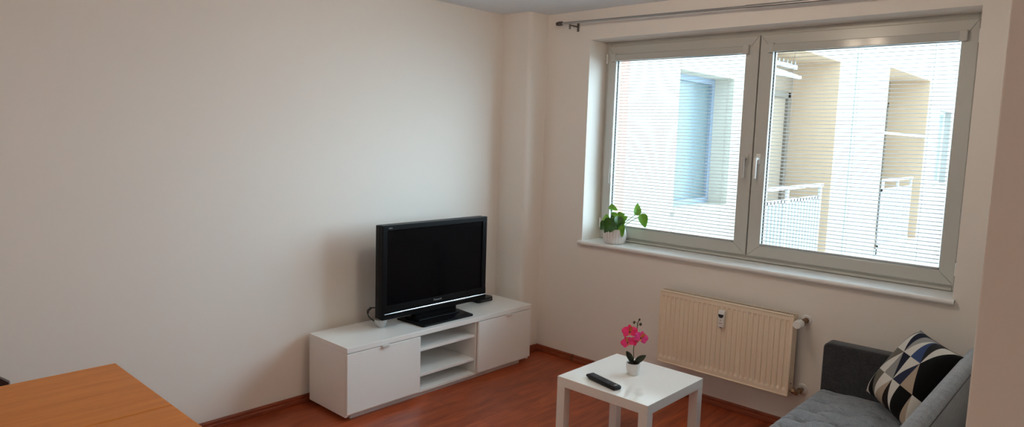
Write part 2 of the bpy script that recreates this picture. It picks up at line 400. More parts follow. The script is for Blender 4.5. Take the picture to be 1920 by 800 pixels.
# ------------------------------------------------------------------ curtain rod
t = thing('curtain_rod', (0.46, -0.10, 2.51), 'thin grey metal curtain rod above the window with a turned end knob', 'curtain rod')
RZ = lambda x: 2.519 - 0.0150*(x-0.55)
RY = -0.10
MB().tube([(0.50, RY, RZ(0.5)), (1.9, RY, RZ(1.9))], 0.0085, 14).tube([(1.9, RY, RZ(1.9)), (3.25, RY, RZ(3.25))], 0.0105, 14).build('rod', M['rod'], t, smooth=True)
for xx in (0.455, 3.25):
    fi = MB()
    sgn = 1 if xx < 1 else 1
    prof = [(0.0, 0.013), (0.012, 0.014), (0.013, 0.010), (0.020, 0.010), (0.022, 0.0165), (0.034, 0.0165), (0.036, 0.011), (0.042, 0.015), (0.050, 0.015), (0.054, 0.009)]
    fi.tube([(xx+a, RY, RZ(xx)) for a, r in prof], [r for a, r in prof], 16)
    fi.build('finial', M['rod_dark'], t, smooth=True)
for xx in (0.578, 3.12):
    br = MB(); br.box((xx-0.009, -0.006, RZ(xx)-0.05), (xx+0.009, 0.0, RZ(xx)+0.02), 0.002)
    br.tube([(xx, -0.004, RZ(xx)-0.016), (xx, RY, RZ(xx)-0.016)], 0.005, 10)
    br.tube([(xx, RY, RZ(xx)-0.010), (xx, RY, RZ(xx)-0.044)], 0.007, 10)
    br.build('wall_bracket', M['rod_dark'], t, smooth=True)

# ------------------------------------------------------------------ tv bench
BX0, BX1, BY0, BY1, BH = 0.0436, 0.4547, -1.882, -0.2746, 0.4475
t = thing('tv_bench', (0.25, -1.08, 0), 'long low glossy white tv bench with two doors and open middle shelves', 'tv bench')
MB().box((BX0, BY0, BH-0.032), (BX1, BY1, BH), 0.002).build('top_panel', M['white_gloss'], t)
FX = 0.436
for y in (BY0, BY1-0.018): MB().box((BX0, y, 0.025), (FX, y+0.018, BH-0.032), 0.001).build('side_panel', M['white_gloss'], t)
P1, P2 = -1.356, -0.838
for y in (P1, P2): MB().box((BX0+0.012, y, 0.045), (FX, y+0.018, BH-0.032), 0.001).build('divider', M['white_mel'], t)
MB().box((BX0, BY0+0.018, 0.05), (BX0+0.006, BY1-0.018, BH-0.032)).build('back_panel', M['white_mel'], t)
MB().box((BX0+0.006, BY0+0.018, 0.032), (FX, BY1-0.018, 0.050), 0.001).build('bottom_panel', M['white_gloss'], t)
for z in (0.152, 0.320): MB().box((BX0+0.03, P1+0.018, z-0.018), (FX-0.006, P2, z), 0.001).build('shelf', M['white_gloss'], t)
MB().box((0.09, -1.83, 0), (0.410, -0.345, 0.032)).build('plinth', M['white_mel'], t)
for ya, yb, hy in ((BY0+0.001, -1.3375, -1.615), (-0.8195, BY1-0.002, -0.521)):
    d = MB().box((FX+0.0015, ya, 0.0475), (BX1, yb, 0.4105), 0.0012).build('door', M['white_gloss'], t)
    h = MB(); h.box((FX+0.004, hy-0.026, 0.4112), (BX1+0.010, hy+0.026, 0.4140)); h.box((BX1+0.0105, hy-0.026, 0.400), (BX1+0.0135, hy+0.026, 0.4145), 0.001)
    h.build('door_handle', M['chrome'], d, label='small brushed metal tab handle').matrix_parent_inverse = Matrix.Identity(4)

# ------------------------------------------------------------------ television
t = thing('television', (0.28, -1.07, BH), 'black flat screen television on a square foot on the white bench', 'television')
TY0, TY1, TZ0, TZ1 = -1.526, -0.611, 0.5145, 1.116
hs = MB()
FXT = 0.300; fr = 0.036
hs.box((0.268, TY0, TZ1-fr), (FXT, TY1, TZ1), 0.004); hs.box((0.268, TY0, 0.594), (FXT, TY0+0.037, TZ1-fr+0.004), 0.004); hs.box((0.268, TY1-0.044, 0.594), (FXT, TY1, TZ1-fr+0.004), 0.004)
# lower bezel with a gently bowed chrome line: built as a curved bottom band
def low(u, v):
    y = TY0+u*(TY1-TY0); z0 = TZ0-0.002*math.sin(PI*u); return (FXT+0.004*math.sin(PI*u)*v*(1-v)*4, y, z0+v*(0.600-z0))
hs.surf(low, 24, 6)
hs.box((0.268, TY0, TZ0+0.0005), (FXT-0.0008, TY1, 0.600), 0.003)
hs.build('bezel', M['tv'], t)
bk = MB(); bk.box((0.225, TY0, TZ0+0.002), (0.2678, TY1, TZ1-0.002), 0.004); bk.box((0.185, -1.42, 0.60), (0.226, -0.72, 1.05), 0.012)
bk.build('rear_housing', M['tv_side'], t)
MB().box((0.270, TY0+0.034, 0.596), (0.2925, TY1-0.040, TZ1-fr+0.002)).build('screen', M['screen'], t)
ch = MB()
def strip(u, v):
    y = TY0+0.014+u*(TY1-TY0-0.016); z = 0.5515-0.002*math.sin(PI*u)+(v-0.5)*0.009*(0.45+0.75*math.sin(PI*min(1, max(0, u)))**0.7)
    return (FXT+0.0055+0.002*math.sin(PI*v), y, z)
ch.surf(strip, 40, 4, 0.003)
ch.build('chrome_strip', M['silver'], t, smooth=True, angle=80)
TM = lambda y, z: Matrix.Translation((FXT+0.0016, y, z)) @ Matrix(((0, 0, 1, 0), (1, 0, 0, 0), (0, 1, 0, 0), (0, 0, 0, 1)))
text_mesh('Panasonic', 'logo', 0.0185, M['logo'], t, Matrix.Translation((0.0035, 0, 0)) @ TM(-1.071, 0.584), label='pale grey maker lettering')
text_mesh('VIERA', 'series_mark', 0.0115, M['logo'], t, TM(-1.468, 1.0965), label='pale grey series lettering')
nk = MB(); nk.box((0.225, -1.235, BH+0.018), (0.268, -0.865, 0.56), 0.006); nk.build('stand_neck', M['tv'], t)
sb = MB()
sb.prism([(0.150, -1.292), (0.150, -0.806), (0.400, -0.829), (0.411, -0.840), (0.411, -1.272), (0.400, -1.283)], 2, BH+0.0004, BH+0.012, 0.002)
sb.prism([(0.185, -1.250), (0.185, -0.850), (0.31, -0.87), (0.31, -1.235)], 2, BH+0.011, BH+0.021, 0.004)
sb.build('stand_base', M['tv'], t)

# set-top box, adapter and cable on the bench
t = thing('media_box', (0.135, -0.49, BH), 'small flat black box on the bench beside the television, right end', 'media box')
MB().prism([(0.065, -0.575), (0.065, -0.41), (0.165, -0.398), (0.192, -0.425), (0.192, -0.56), (0.178, -0.575)], 2, BH+0.003, BH+0.030, 0.004).build('casing', M['black_plastic'], t)
MB().box((0.1905, -0.545, BH+0.008), (0.1935, -0.44, BH+0.022), 0.001).build('front_window', M['lcd'], t)
for a in (0.085, 0.165):
    for b in (-0.55, -0.43): MB().tube([(a, b, BH), (a, b, BH+0.004)], 0.007, 10).build('rubber_foot', M['cable'], t)
t = thing('plastic_cup', (0.215, -1.475, BH), 'small whitish plastic cup under the lower left corner of the television', 'plastic cup')
MB().lathe([(0.012, 0.0), (0.020, 0.001), (0.030, 0.012), (0.040, 0.034), (0.043, 0.052), (0.040, 0.052), (0.036, 0.034), (0.026, 0.014), (0.001, 0.006)], (0.215, -1.472, BH), 28).build('bowl', M['frosted'], t, smooth=True)
t = thing('power_cable', (0.17, -1.45, BH), 'black power cable looping out behind the left side of the television', 'cable')
cb = MB(); P = [(0.20, -1.40, 0.56), (0.180, -1.448, 0.555), (0.170, -1.485, 0.566), (0.168, -1.520, 0.568), (0.168, -1.541, 0.550), (0.170, -1.535, 0.520), (0.172, -1.505, 0.490), (0.172, -1.470, 0.468), (0.165, -1.42, BH+0.006), (0.12, -1.36, BH+0.0046), (0.07, -1.33, BH+0.0046)]
def smooth_path(P, n=6):
    out = []
    for i in range(len(P)-1):
        a, b, c_, d = [Vector(P[min(max(j, 0), len(P)-1)]) for j in (i-1, i, i+1, i+2)]
        for k in range(n):
            s = k/n; out.append(0.5*((2*b)+(c_-a)*s+(2*a-5*b+4*c_-d)*s*s+(3*b-a-3*c_+d)*s**3))
    out.append(Vector(P[-1])); return out
cb.tube(smooth_path(P), 0.0042, 10); cb.build('cord', M['cable'], t, smooth=True)
MB().tube([(0.168, -1.515, 0.570), (0.168, -1.538, 0.556), (0.169, -1.541, 0.540)], 0.0085, 10).build('ferrite_bead', M['cable'], t, smooth=True)

# ------------------------------------------------------------------ side table
LX, LY = 1.8375, -1.0525; h = 0.275
t = thing('side_table', (LX, LY, 0), 'small square white side table standing in front of the radiator', 'table')
MB().box((LX-h, LY-h, 0.40), (LX+h, LY+h, 0.45), 0.0018).build('tabletop', M['white_foil'], t)
for a in (-1, 1):
    for b in (-1, 1):
        x, y = LX+a*(h-0.0255), LY+b*(h-0.0255)
        MB().box((x-0.025, y-0.025, 0), (x+0.025, y+0.025, 0.3998), 0.0015).build('leg', M['white_foil'], t)

# remote control
t = thing('remote_control', (1.80, -1.245, 0.45), 'long black remote control lying on the white side table', 'remote control')
ry = math.radians(-12)
RM = Matrix.Translation((1.795, -1.243, 0.4504)) @ Matrix.Rotation(ry, 4, 'Z')
def place(o, m):
    o.data.transform(m); return o
rb = MB(); rb.prism([(-0.108, 0.014), (-0.104, 0.0235), (0.10, 0.0205), (0.1085, 0.016), (0.1085, 0.006), (0.104, 0.0005), (-0.085, 0.0005), (-0.094, 0.008), (-0.106, 0.011)], 1, -0.024, 0.024, 0.003, 3)
place(rb.build('casing', M['black_plastic'], t, smooth=True, angle=50), RM)
bt = MB(); 
zt = lambda x: 0.0235-0.003*(x+0.104)/0.204
for i in range(11):
    x = -0.088+i*0.0158
    if i in (3, 8):
        bt.box((x-0.005, -0.015, zt(x)-0.001), (x+0.005, 0.015, zt(x)+0.0015), 0.001); continue
    for j in range(3):
        y = (j-1)*0.0125
        bt.box((x-0.0048, y-0.0045, zt(x)-0.001), (x+0.0048, y+0.0045, zt(x)+0.0018), 0.001)
place(bt.build('buttons', M['button'], t), RM)
lb = MB(); lb.box((0.086, -0.010, 0.0195), (0.097, 0.010, 0.0220), 0.0005); place(lb.build('label_plate', M['button_pale'], t, label='pale grey plate at the near end'), RM)

# ------------------------------------------------------------------ orchid on the table
OX, OY, OZ = 1.822, -1.010, 0.4503
t = thing('artificial_orchid', (OX, OY, OZ), 'small bright pink artificial orchid in a white pot on the side table', 'potted flower')
MB().lathe([(0.026, 0), (0.0285, 0.002), (0.033, 0.018), (0.0365, 0.040), (0.0372, 0.056), (0.0375, 0.0635), (0.035, 0.0645), (0.0335, 0.056), (0.001, 0.054)], (OX, OY, OZ), 36).build('pot', M['pot_small'], t, smooth=True)
MB().lathe([(0.033, 0.0545), (0.0325, 0.058), (0.02, 0.0615), (0.001, 0.062)], (OX, OY, OZ), 24).build('soil', M['soil'], t, smooth=True)
# axes facing the viewer side of the room: a = sideways, n = towards the room
A = Vector((0.80, 0.60, 0)).normalized(); Nn = Vector((0.60, -0.80, 0)).normalized(); U = Vector((0, 0, 1))
O = Vector((OX, OY, OZ))
W = lambda a, b, d=0.0: O + A*a + U*b + Nn*d
st = MB(); SP = smooth_path([W(0, 0.058), W(0.001, 0.095), W(-0.002, 0.14), W(0.004, 0.185), W(0.010, 0.225), W(0.012, 0.275), W(0.018, 0.298)])
st.tube(SP, 0.0022, 8); st.tube(smooth_path([W(0.012, 0.272), W(0.004, 0.286), W(-0.004, 0.290)]), 0.0012, 6); st.tube(smooth_path([W(0.014, 0.265), W(0.024, 0.278), W(0.026, 0.275)]), 0.0012, 6)
st.build('stem', M['orch_stem'], t, smooth=True)
def strap_leaf(tip_a, tip_b, d, wd, bulge):
    base = W(0.002*(1 if tip_a > 0 else -1), 0.055); tip = W(tip_a, tip_b, d); axis = (tip-base)
    side = axis.cross(Nn).normalized()
    def fn(u, v):
        wdt = wd*math.sin(PI*min(1, 0.10+0.90*u))**0.6*(0.55+0.45*math.sin(PI*u*0.9)); q = (v-0.5)*2
        return base+axis*u+side*q*wdt+Nn*(bulge*math.sin(PI*u)-0.010*(1-abs(q))*math.sin(PI*u))+U*0.008*math.sin(PI*u)
    return MB().surf(fn, 16, 8, 0.0012)
for la in ((-0.040, 0.128, 0.012, 0.0150, 0.004), (0.064, 0.112, 0.010, 0.0165, 0.012), (0.022, 0.090, 0.045, 0.012, 0.012)):
    strap_leaf(*la).build('leaf', M['orch_leaf'], t, smooth=True)
def petal(mb, c, ang, L, wd, cup, ax, ay, an):
    d = ax*math.cos(ang)+ay*math.sin(ang); s = an.cross(d)
    def fn(u, v):
        q = (v-0.5)*2; wdt = wd*(math.sin(PI*(0.06+0.94*u)**0.85)**0.55)
        return c+d*L*u+s*q*wdt+an*(cup*u*u-0.12*wd*q*q+0.0012*math.sin(9*v+4*u))
    mb.surf(fn, 10, 8, 0.0007)
def flower(a, b, d, yaw, pitch, size, m, spin=0.0):
    n = (Nn*math.cos(yaw)+A*math.sin(yaw)); n = (n*math.cos(pitch)+U*math.sin(pitch)).normalized()
    ax = U.cross(n).normalized(); ay = n.cross(ax)
    c = W(a, b, d); p = MB()
    for g, L, wd in ((PI/2, 0.029, 0.0085), (PI*7/6-0.05, 0.028, 0.0085), (-PI/6+0.05, 0.028, 0.0085)): petal(p, c-n*0.0012, g+spin, L*size, wd*size, 0.004, ax, ay, n)
    for g in (0.30, PI-0.30): petal(p, c, g+spin, 0.031*size, 0.0165*size, 0.008, ax, ay, n)
    fo = p.build('flower', m, t, smooth=True, angle=70)
    l = MB(); petal(l, c+n*0.002, PI/2+spin-0.35, 0.024*size, 0.0065*size, 0.012, ax, ay, n); petal(l, c+n*0.003, -PI/2+spin, 0.012*size, 0.0045*size, 0.010, ax, ay, n)
    l.build('lip', M['lip'], fo, smooth=True, angle=70).matrix_parent_inverse = Matrix.Identity(4)
    MB().ball(c+n*0.004, 0.0034*size, 2).build('flower_column', M['heart'], fo, smooth=True).matrix_parent_inverse = Matrix.Identity(4)
flower(-0.028, 0.236, 0.022, -0.15, 0.25, 1.42, M['petal'], 0.10)
flower(0.030, 0.208, 0.026, 0.35, 0.15, 1.38, M['petal_pink'], -0.35)
flower(-0.036, 0.178, 0.020, -0.35, 0.05, 1.25, M['petal'], 0.5)
flower(0.008, 0.188, 0.010, 0.1, 0.1, 1.0, M['petal'], 0.9)
for a, b, r in ((-0.006, 0.284, 0.0072), (0.021, 0.301, 0.0062), (0.028, 0.276, 0.0080)):
    MB().ball(W(a, b, 0.002), (r*0.9, r*0.9, r*1.15), 2).build('bud', M['bud'], t, smooth=True)

# ------------------------------------------------------------------ radiator
RX0, RX1, RZ0, RZ1, RYF, RYB = 1.4469, 2.3222, 0.2286, 0.7149, -0.119, -0.047
t = thing('radiator', (1.88, -0.083, RZ0), 'cream ribbed panel radiator on the wall under the window', 'radiator')
def front(u, v):
    x = RX0+u*(RX1-RX0); z = RZ0+v*(RZ1-RZ0)
    d = 0.0
    lo, hi = RZ0+0.036, RZ1-0.032
    pitch = 0.0328; ph = ((x-RX0-0.0235) / pitch); k = math.floor(ph+0.5); off = abs(ph-k)
    if 0 <= k <= 25:
        g = max(0.0, 1-(off/0.33)**6) if off < 0.33 else 0.0
        e = min(1, max(0, (z-lo)/0.012))*min(1, max(0, (hi-z)/0.012))
        e = e*e*(3-2*e); d = 0.0075*g*e
    return (x, RYF+d+0.004, z)
fp = MB(); fp.surf(front, 26*14, 60)
# folded rim of the front plate
fp.box((RX0, RYF, RZ1-0.008), (RX1, RYF+0.012, RZ1), 0.002); fp.box((RX0, RYF, RZ0), (RX1, RYF+0.012, RZ0+0.008), 0.002)
fp.box((RX0, RYF, RZ0), (RX0+0.007, RYF+0.012, RZ1), 0.002); fp.box((RX1-0.007, RYF, RZ0), (RX1, RYF+0.012, RZ1), 0.002)
fp.build('front_panel', M['rad'], t, smooth=True, angle=35)
MB().box((RX0+0.006, RYF+0.0125, RZ0+0.01), (RX1-0.006, RYB-0.006, RZ1-0.005)).build('shade_block', M['rad_shade'], t)  # dark block standing in for the shade below the grille bars
for x in (RX0, RX1-0.0015):
    sp = MB(); sp.box((x, RYF+0.011, RZ0+0.004), (x+0.0015, RYB, RZ1-0.001)); sp.build('side_cover', M['rad'], t)
gr = MB(); gr.box((RX0, RYF+0.010, RZ1-0.0035), (RX1, RYF+0.020, RZ1-0.0005)); gr.box((RX0, RYB-0.010, RZ1-0.0035), (RX1, RYB, RZ1-0.0005))
nb = 64
for k in range(nb+1):
    x = RX0+0.002+(RX1-RX0-0.006)*k/nb; gr.box((x, RYF+0.020, RZ1-0.0035), (x+0.0030, RYB-0.010, RZ1-0.0005))
gr.build('top_grille', M['rad'], t)
for x in (RX0+0.12, RX1-0.12): MB().box((x-0.02, RYB-0.005, RZ0+0.05), (x+0.02, -0.0002, RZ1-0.05), 0.002).build('wall_bracket', M['rad'], t)
# valve with thermostatic head, lockshield, pipes
v = MB(); v.tube([(RX1-0.003, -0.083, 0.676), (RX1+0.020, -0.083, 0.676)], 0.012, 12); v.tube([(RX1+0.018, -0.083, 0.676), (RX1+0.050, -0.083, 0.676)], 0.0155, 8)
v.tube([(RX1+0.036, -0.083, 0.676), (RX1+0.036, -0.0005, 0.676)], 0.0105, 14); v.tube([(RX1+0.036, -0.045, 0.676), (RX1+0.036, -0.062, 0.676)], 0.0175, 8)
v.tube([(RX1+0.036, -0.020, 0.676), (RX1+0.036, -0.004, 0.676)], 0.0165, 16)
va = v.build('valve_body', M['brass'], t)
hd = MB(); prof = [(-0.086, 0.0150), (-0.094, 0.0175), (-0.104, 0.0225), (-0.150, 0.0245), (-0.160, 0.0235), (-0.163, 0.0205)]
hd.tube([(RX1+0.036, y, 0.676) for y, r in prof], [r for y, r in prof], 28)
for k in range(14):
    a = 2*PI*k/14; hd.box((-0.0018, -0.138, 0.0225), (0.0018, -0.108, 0.0258), 0.0005, mtx=Matrix.Translation((RX1+0.036, 0, 0.676)) @ Matrix.Rotation(a, 4, 'Y'))
hd.build('thermostat_head', M['white_plastic'], va, smooth=True, angle=40, label='white thermostatic head').matrix_parent_inverse = Matrix.Identity(4)
l = MB(); l.tube([(RX1-0.003, -0.083, 0.262), (RX1+0.052, -0.083, 0.262)], 0.011, 12); l.tube([(RX1+0.010, -0.083, 0.262), (RX1+0.026, -0.083, 0.262)], 0.017, 6); l.tube([(RX1+0.042, -0.105, 0.262), (RX1+0.042, -0.0005, 0.262)], 0.0105, 12)
l.tube([(RX1+0.042, -0.110, 0.262), (RX1+0.042, -0.095, 0.262)], 0.0150, 6); l.tube([(RX1+0.042, -0.040, 0.262), (RX1+0.042, -0.058, 0.262)], 0.0165, 6)
l.build('return_valve', M['brass'], t)
for z in (0.262, 0.676):
    MB().tube([(RX1+0.036+(0.006 if z < 0.5 else 0), -0.010, z), (RX1+0.036+(0.006 if z < 0.5 else 0), -0.0003, z)], [0.027, 0.031], 24).build('pipe_collar', M['white_plastic'], t, smooth=True)
l = MB().tube([(RX1-0.001, -0.083, 0.302), (RX1+0.003, -0.083, 0.302)], 0.0045, 10); l.build('bleed_plug', M['grey_print'], t)
# heat cost meter on the front
t = thing('heat_meter', (1.893, -0.13, 0.55), 'small white heat meter with dark display fixed on the radiator front', 'heat meter')
MX0, MX1, MZ0, MZ1 = 1.872, 1.912, 0.556, 0.664
b = MB(); b.prism([(RYF-0.0005, MZ0), (RYF-0.022, MZ0+0.002), (RYF-0.026, MZ0+0.07), (RYF-0.022, MZ1-0.008), (RYF-0.010, MZ1), (RYF-0.0005, MZ1)], 0, MX0, MX1, 0.003, 3)
b.build('casing', M['white_plastic'], t, smooth=True, angle=40)
yd = RYF-0.0262
d = MB(); c0 = ((MX0+MX1)/2, MZ0+0.078)
d.prism([(c0[0]-0.0165, c0[1]+0.006), (c0[0]+0.0165, c0[1]+0.006)]+[(c0[0]+0.0165*math.cos(a), c0[1]-0.0165*math.sin(a)) for a in [PI*k/14 for k in range(15)]], 1, yd-0.0008, yd+0.004)
d.build('display', M['lcd'], t)
d = MB(); d.ball((c0[0]-0.001, yd+0.0014, MZ0+0.047), (0.0032, 0.003, 0.0032), 2); d.build('button', M['grey_print'], t, smooth=True)
d = MB(); d.box((c0[0]-0.011, yd+0.0005, MZ0+0.0265), (c0[0]+0.010, yd+0.0035, MZ0+0.0295)); d.build('red_mark', M['red_print'], t)
d = MB(); d.box((MX0+0.008, RYF-0.012, MZ0-0.006), (MX0+0.020, RYF-0.002, MZ0+0.003), 0.001); d.build('seal', M['grey_print'], t)

# ------------------------------------------------------------------ pothos on the sill
PX, PY, PZ = 0.928, 0.080, WZ0
t = thing('pothos_plant', (PX, PY, PZ), 'green leafy pothos in a white ribbed pot on the left of the windowsill', 'potted plant')
def rib(a, j):
    return 0.0 if j in (0, 1, 12, 13, 14, 15) or j < 2 else 0.045*math.cos(24*a+(0.35 if j % 2 else 0))*(math.sin(PI*(j-1)/10.5))
prof = [(0.052, 0.0003), (0.064, 0.002), (0.072, 0.010), (0.0775, 0.022)]+[(0.0805+0.0018*math.sin(PI*k/6), 0.032+k*0.0095) for k in range(7)]+[(0.0790, 0.096), (0.0775, 0.104), (0.0765, 0.110), (0.073, 0.110), (0.071, 0.097)]
MB().lathe(prof, (PX, PY, PZ), 208, rib).build('pot', M['pot'], t, smooth=True, angle=60)
MB().lathe([(0.0705, 0.0972), (0.0700, 0.101), (0.03, 0.104), (0.001, 0.104)], (PX, PY, PZ), 28).build('soil', M['soil'], t, smooth=True)
AP = Vector((0.95, 0.31, 0)).normalized(); NP = Vector((0.45, -0.89, 0)).normalized()
OP = Vector((PX, PY, PZ))
def leaf(mb, c, d, n, L, wd, fold=0.35, droop=0.25):
    """heart-shaped leaf from its stalk end c along d, facing n"""
    d = d.normalized(); n = (n-d*n.dot(d)).normalized(); s = d.cross(n)
    def fn(u, v):
        q = (v-0.5)*2
        e = math.sin(PI*(u**0.62))**0.75*(1-0.25*u) if u < 1 else 0
        back = -0.14*L*(abs(q)**1.5)*(1-u)**3
        return c+d*(L*u+back)+s*q*wd*e*0.60+n*(fold*abs(q)*wd*e*0.55-droop*L*u*u+0.10*wd*math.sin(6*u)*q*q)
    mb.surf(fn, 16, 12, 0.0007)
WP = lambda a, b, d=0.0: OP + AP*a + U*b + NP*d
dk, br_, sm = MB(), MB(), MB()
def L_(mb, a, b, da, db, L, wd, dn=0.0, d=0.02, face=(0.1, 0.3), stalk=True):
    n = NP+AP*face[0]+U*face[1]
    dirv = AP*da+U*db+NP*dn
    c = WP(a, b, d)
    leaf(mb, c, dirv, n, L, wd)
    if stalk: sm.tube(smooth_path([WP(a*0.15, 0.098, 0.0), WP(a*0.55, max(0.11, b*0.75), d*0.5), c], 5), 0.0026, 6)
# (sideways, height) of the stalk end, then direction, length and width
L_(dk, -0.006, 0.158, -0.75, -0.75, 0.098, 0.100, 0.30, 0.060, (0.0, 0.6))      # the big dark front leaf
L_(dk, -0.066, 0.143, -0.80, -0.70, 0.062, 0.060, 0.25, 0.030, (-0.3, 0.5))
L_(br_, -0.062, 0.150, -0.20, 1.0, 0.060, 0.058, 0.10, 0.0, (-0.1, -0.1))
L_(br_, -0.046, 0.262, 1.0, -0.12, 0.062, 0.044, 0.20, -0.004, (0.0, 0.8))
L_(br_, 0.158, 0.228, 0.05, 1.0, 0.078, 0.050, -0.05, -0.004, (0.25, -0.1))
L_(br_, 0.196, 0.222, 0.35, -1.0, 0.092, 0.062, 0.10, 0.0, (0.1, 0.25))
L_(dk, 0.024, 0.196, 0.15, -1.0, 0.080, 0.060, 0.25, 0.040, (0.5, 0.2))
L_(br_, 0.062, 0.185, -0.25, -1.0, 0.070, 0.052, 0.2, 0.026, (-0.4, 0.3))
L_(br_, 0.068, 0.130, -0.25, -1.0, 0.074, 0.054, 0.15, 0.055, (-0.5, 0.2))
L_(br_, 0.048, 0.176, 0.6, 0.45, 0.050, 0.046, 0.2, 0.0, (0.2, 0.3))
L_(br_, -0.026, 0.196, 0.9, 0.45, 0.052, 0.046, 0.2, -0.008, (-0.1, 0.8))
L_(dk, -0.030, 0.168, 0.9, 0.30, 0.058, 0.054, 0.3, 0.012, (-0.1, 0.7))
L_(dk, -0.046, 0.142, 0.7, 0.25, 0.066, 0.054, 0.4, 0.022, (0.1, 0.8))
L_(br_, 0.022, 0.205, 0.8, 0.3, 0.046, 0.042, 0.1, -0.008, (0.0, 0.5))
L_(dk, 0.012, 0.140, 0.55, 0.30, 0.060, 0.050, 0.3, 0.030, (0.2, 0.8))
dk.build('leaves', M['leaf'], t, smooth=True, angle=70)
br_.build('young_leaves', M['leaf_bright'], t, smooth=True, angle=70, label='bright green young leaves')
sm.build('stems', M['stem'], t, smooth=True)

# ------------------------------------------------------------------ sofa
SY0, SY1 = -2.06, -0.195          # whole length
SXF, SXB = 2.545, 3.275
t = thing('sofa', (2.95, -1.13, 0), 'grey fabric sofa with a button-tufted seat standing under the window at right', 'sofa')
AY = -0.29                        # inner face of the arm by the window
def arm(y0, y1):
    a = MB(); pts = []
    r = 0.032; x0, x1, z0, z1 = SXF+0.005, 3.20, 0.12, 0.650
    pts = [(x0, z0), (x1, z0), (x1, z1+0.004)]+[(x0+r-r*math.sin(q), z1-r+r*math.cos(q)) for q in [PI/2*k/8 for k in range(9)]]
    a.prism(pts, 1, y0, y1, 0.010, 3); return a.build('armrest', M['sofa_shaded'], t, smooth=True, angle=50)
arm(AY, SY1); arm(SY0, SY0+0.10)
btn = [(2.639+0.1445*i, (-0.330 if i % 2 == 0 else -0.4125)-0.163*k) for i in range(4) for k in range(-1, 11)]
btn = [b for b in btn if -1.93 < b[1] < AY-0.03]
ST = 0.405
def seat(u, v):
    x = SXF+u*(3.10-SXF); y = AY-0.003-v*(AY-0.003-(SY0+0.102))
    ex = min(1, (x-SXF)/0.05); z = ST-0.045*(1-math.sqrt(max(0, 1-(1-ex)**2)))
    ey = min(1, min(AY-0.003-y, y-(SY0+0.102))/0.035+0.15); z -= 0.018*(1-math.sqrt(max(0, 1-(1-ey)**2)))
    dmin = 0
    for bx, by in btn:
        r2 = ((x-bx)**2+(y-by)**2)
        if r2 < 0.03: dmin += 0.020*math.exp(-r2/(2*0.011**2))+0.011*math.exp(-r2/(2*0.033**2))
    # shallow folds running between neighbouring buttons
    px = (x-2.639)/0.1445; py = (y+0.330)/0.163
    a = abs(((py+px/2)+0.5) % 1-0.5); b = abs(((py-px/2)+0.5) % 1-0.5)
    z -= 0.007*math.exp(-(a/0.055)**2)+0.007*math.exp(-(b/0.055)**2)
    return (x, y, z-dmin)
s = MB(); s.surf(seat, 110, 300)
s.box((SXF+0.0, SY0+0.104, 0.24), (3.10, AY-0.003, 0.352), 0.012)
s.build('seat', M['sofa'], t, smooth=True, angle=60)
bn = MB().ball((0, 0, 0), (0.0075, 0.0075, 0.004), 1).build('tufting_button', M['sofa_shaded'], t, smooth=True)
for k, (bx, by) in enumerate(btn):
    o = bn if k == 0 else bn.copy()
    if k: col.objects.link(o)
    o.location = (bx, by, ST-0.029)
# backrest: cross-section in (x, z)
bp = [(3.03, 0.25), (3.085, 0.42), (3.200, 0.755), (3.209, 0.778), (3.224, 0.793), (3.243, 0.797), (3.262, 0.790), (3.274, 0.774), (3.276, 0.752), (3.235, 0.42), (3.20, 0.25)]
b = MB(); b.prism(bp, 1, SY0+0.104, -0.340, 0.006, 2); b.build('backrest', M['sofa'], t, smooth=True, angle=35)
sm_ = MB(); sm_.tube([(3.2755, SY0+0.11, 0.7665), (3.2755, -0.346, 0.7665)], 0.0022, 6); sm_.build('seam', M['sofa_shaded'], t)
MB().box((SXF+0.02, SY0+0.104, 0.12), (3.20, AY-0.004, 0.239), 0.006).build('base_frame', M['sofa_shaded'], t)
for x in (SXF+0.07, 3.13):
    for y in (SY0+0.08, SY1-0.07): MB().tube([(x, y, 0), (x, y, 0.1195)], [0.014, 0.022], 14).build('leg', M['sofa_leg'], t, smooth=True)

# ------------------------------------------------------------------ cushion
t = thing('cushion', (3.02, -0.48, 0.41), 'square cushion printed with navy, grey and white triangles leaning on the sofa back', 'cushion')
C3 = [Vector(q) for q in ((2.800, -0.374, 0.470), (3.050, -0.704, 0.460), (3.226, -0.560, 0.790), (2.984, -0.232, 0.797))]   # L, B, R, T
hexc = dict(w=(0.80, 0.78, 0.75), lg=(0.54, 0.53, 0.52), tp=(0.38, 0.355, 0.32), nv=(0.030, 0.040, 0.125), sl=(0.14, 0.155, 0.24), st=(0.20, 0.26, 0.41), dg=(0.12, 0.11, 0.11), bk=(0.012, 0.011, 0.014), br=(0.10, 0.062, 0.055), bg=(0.64, 0.57, 0.50))
rows = [  # from the edge on the seat upwards; each cell holds two triangles
    [('sl', 'w'), ('bk', 'tp'), ('w', 'bg'), ('br', 'w'), ('bk', 'bk'), ('bg', 'w')],
    [('lg', 'w'), ('tp', 'w'), ('lg', 'nv'), ('w', 'sl'), ('bg', 'bk'), ('bk', 'bk')],
    [('lg', 'nv'), ('w', 'nv'), ('lg', 'w'), ('st', 'dg'), ('w', 'bk'), ('bk', 'bk')],
]
NC, NS = 6, 8
bm = bmesh.new(); lay = bm.loops.layers.color.new('pattern')
bm.loops.layers.color
nrm = (C3[1]-C3[0]).cross(C3[3]-C3[0]).normalized()
nu, nv = NC*NS, 3*NS*2
BRK = [0, 0.12, 0.32, 0.52, 0.72, 0.92, 1.0]
def warp(u):
    k = min(NC-1, int(u*NC)); f_ = u*NC-k
    return BRK[k]+(BRK[k+1]-BRK[k])*f_
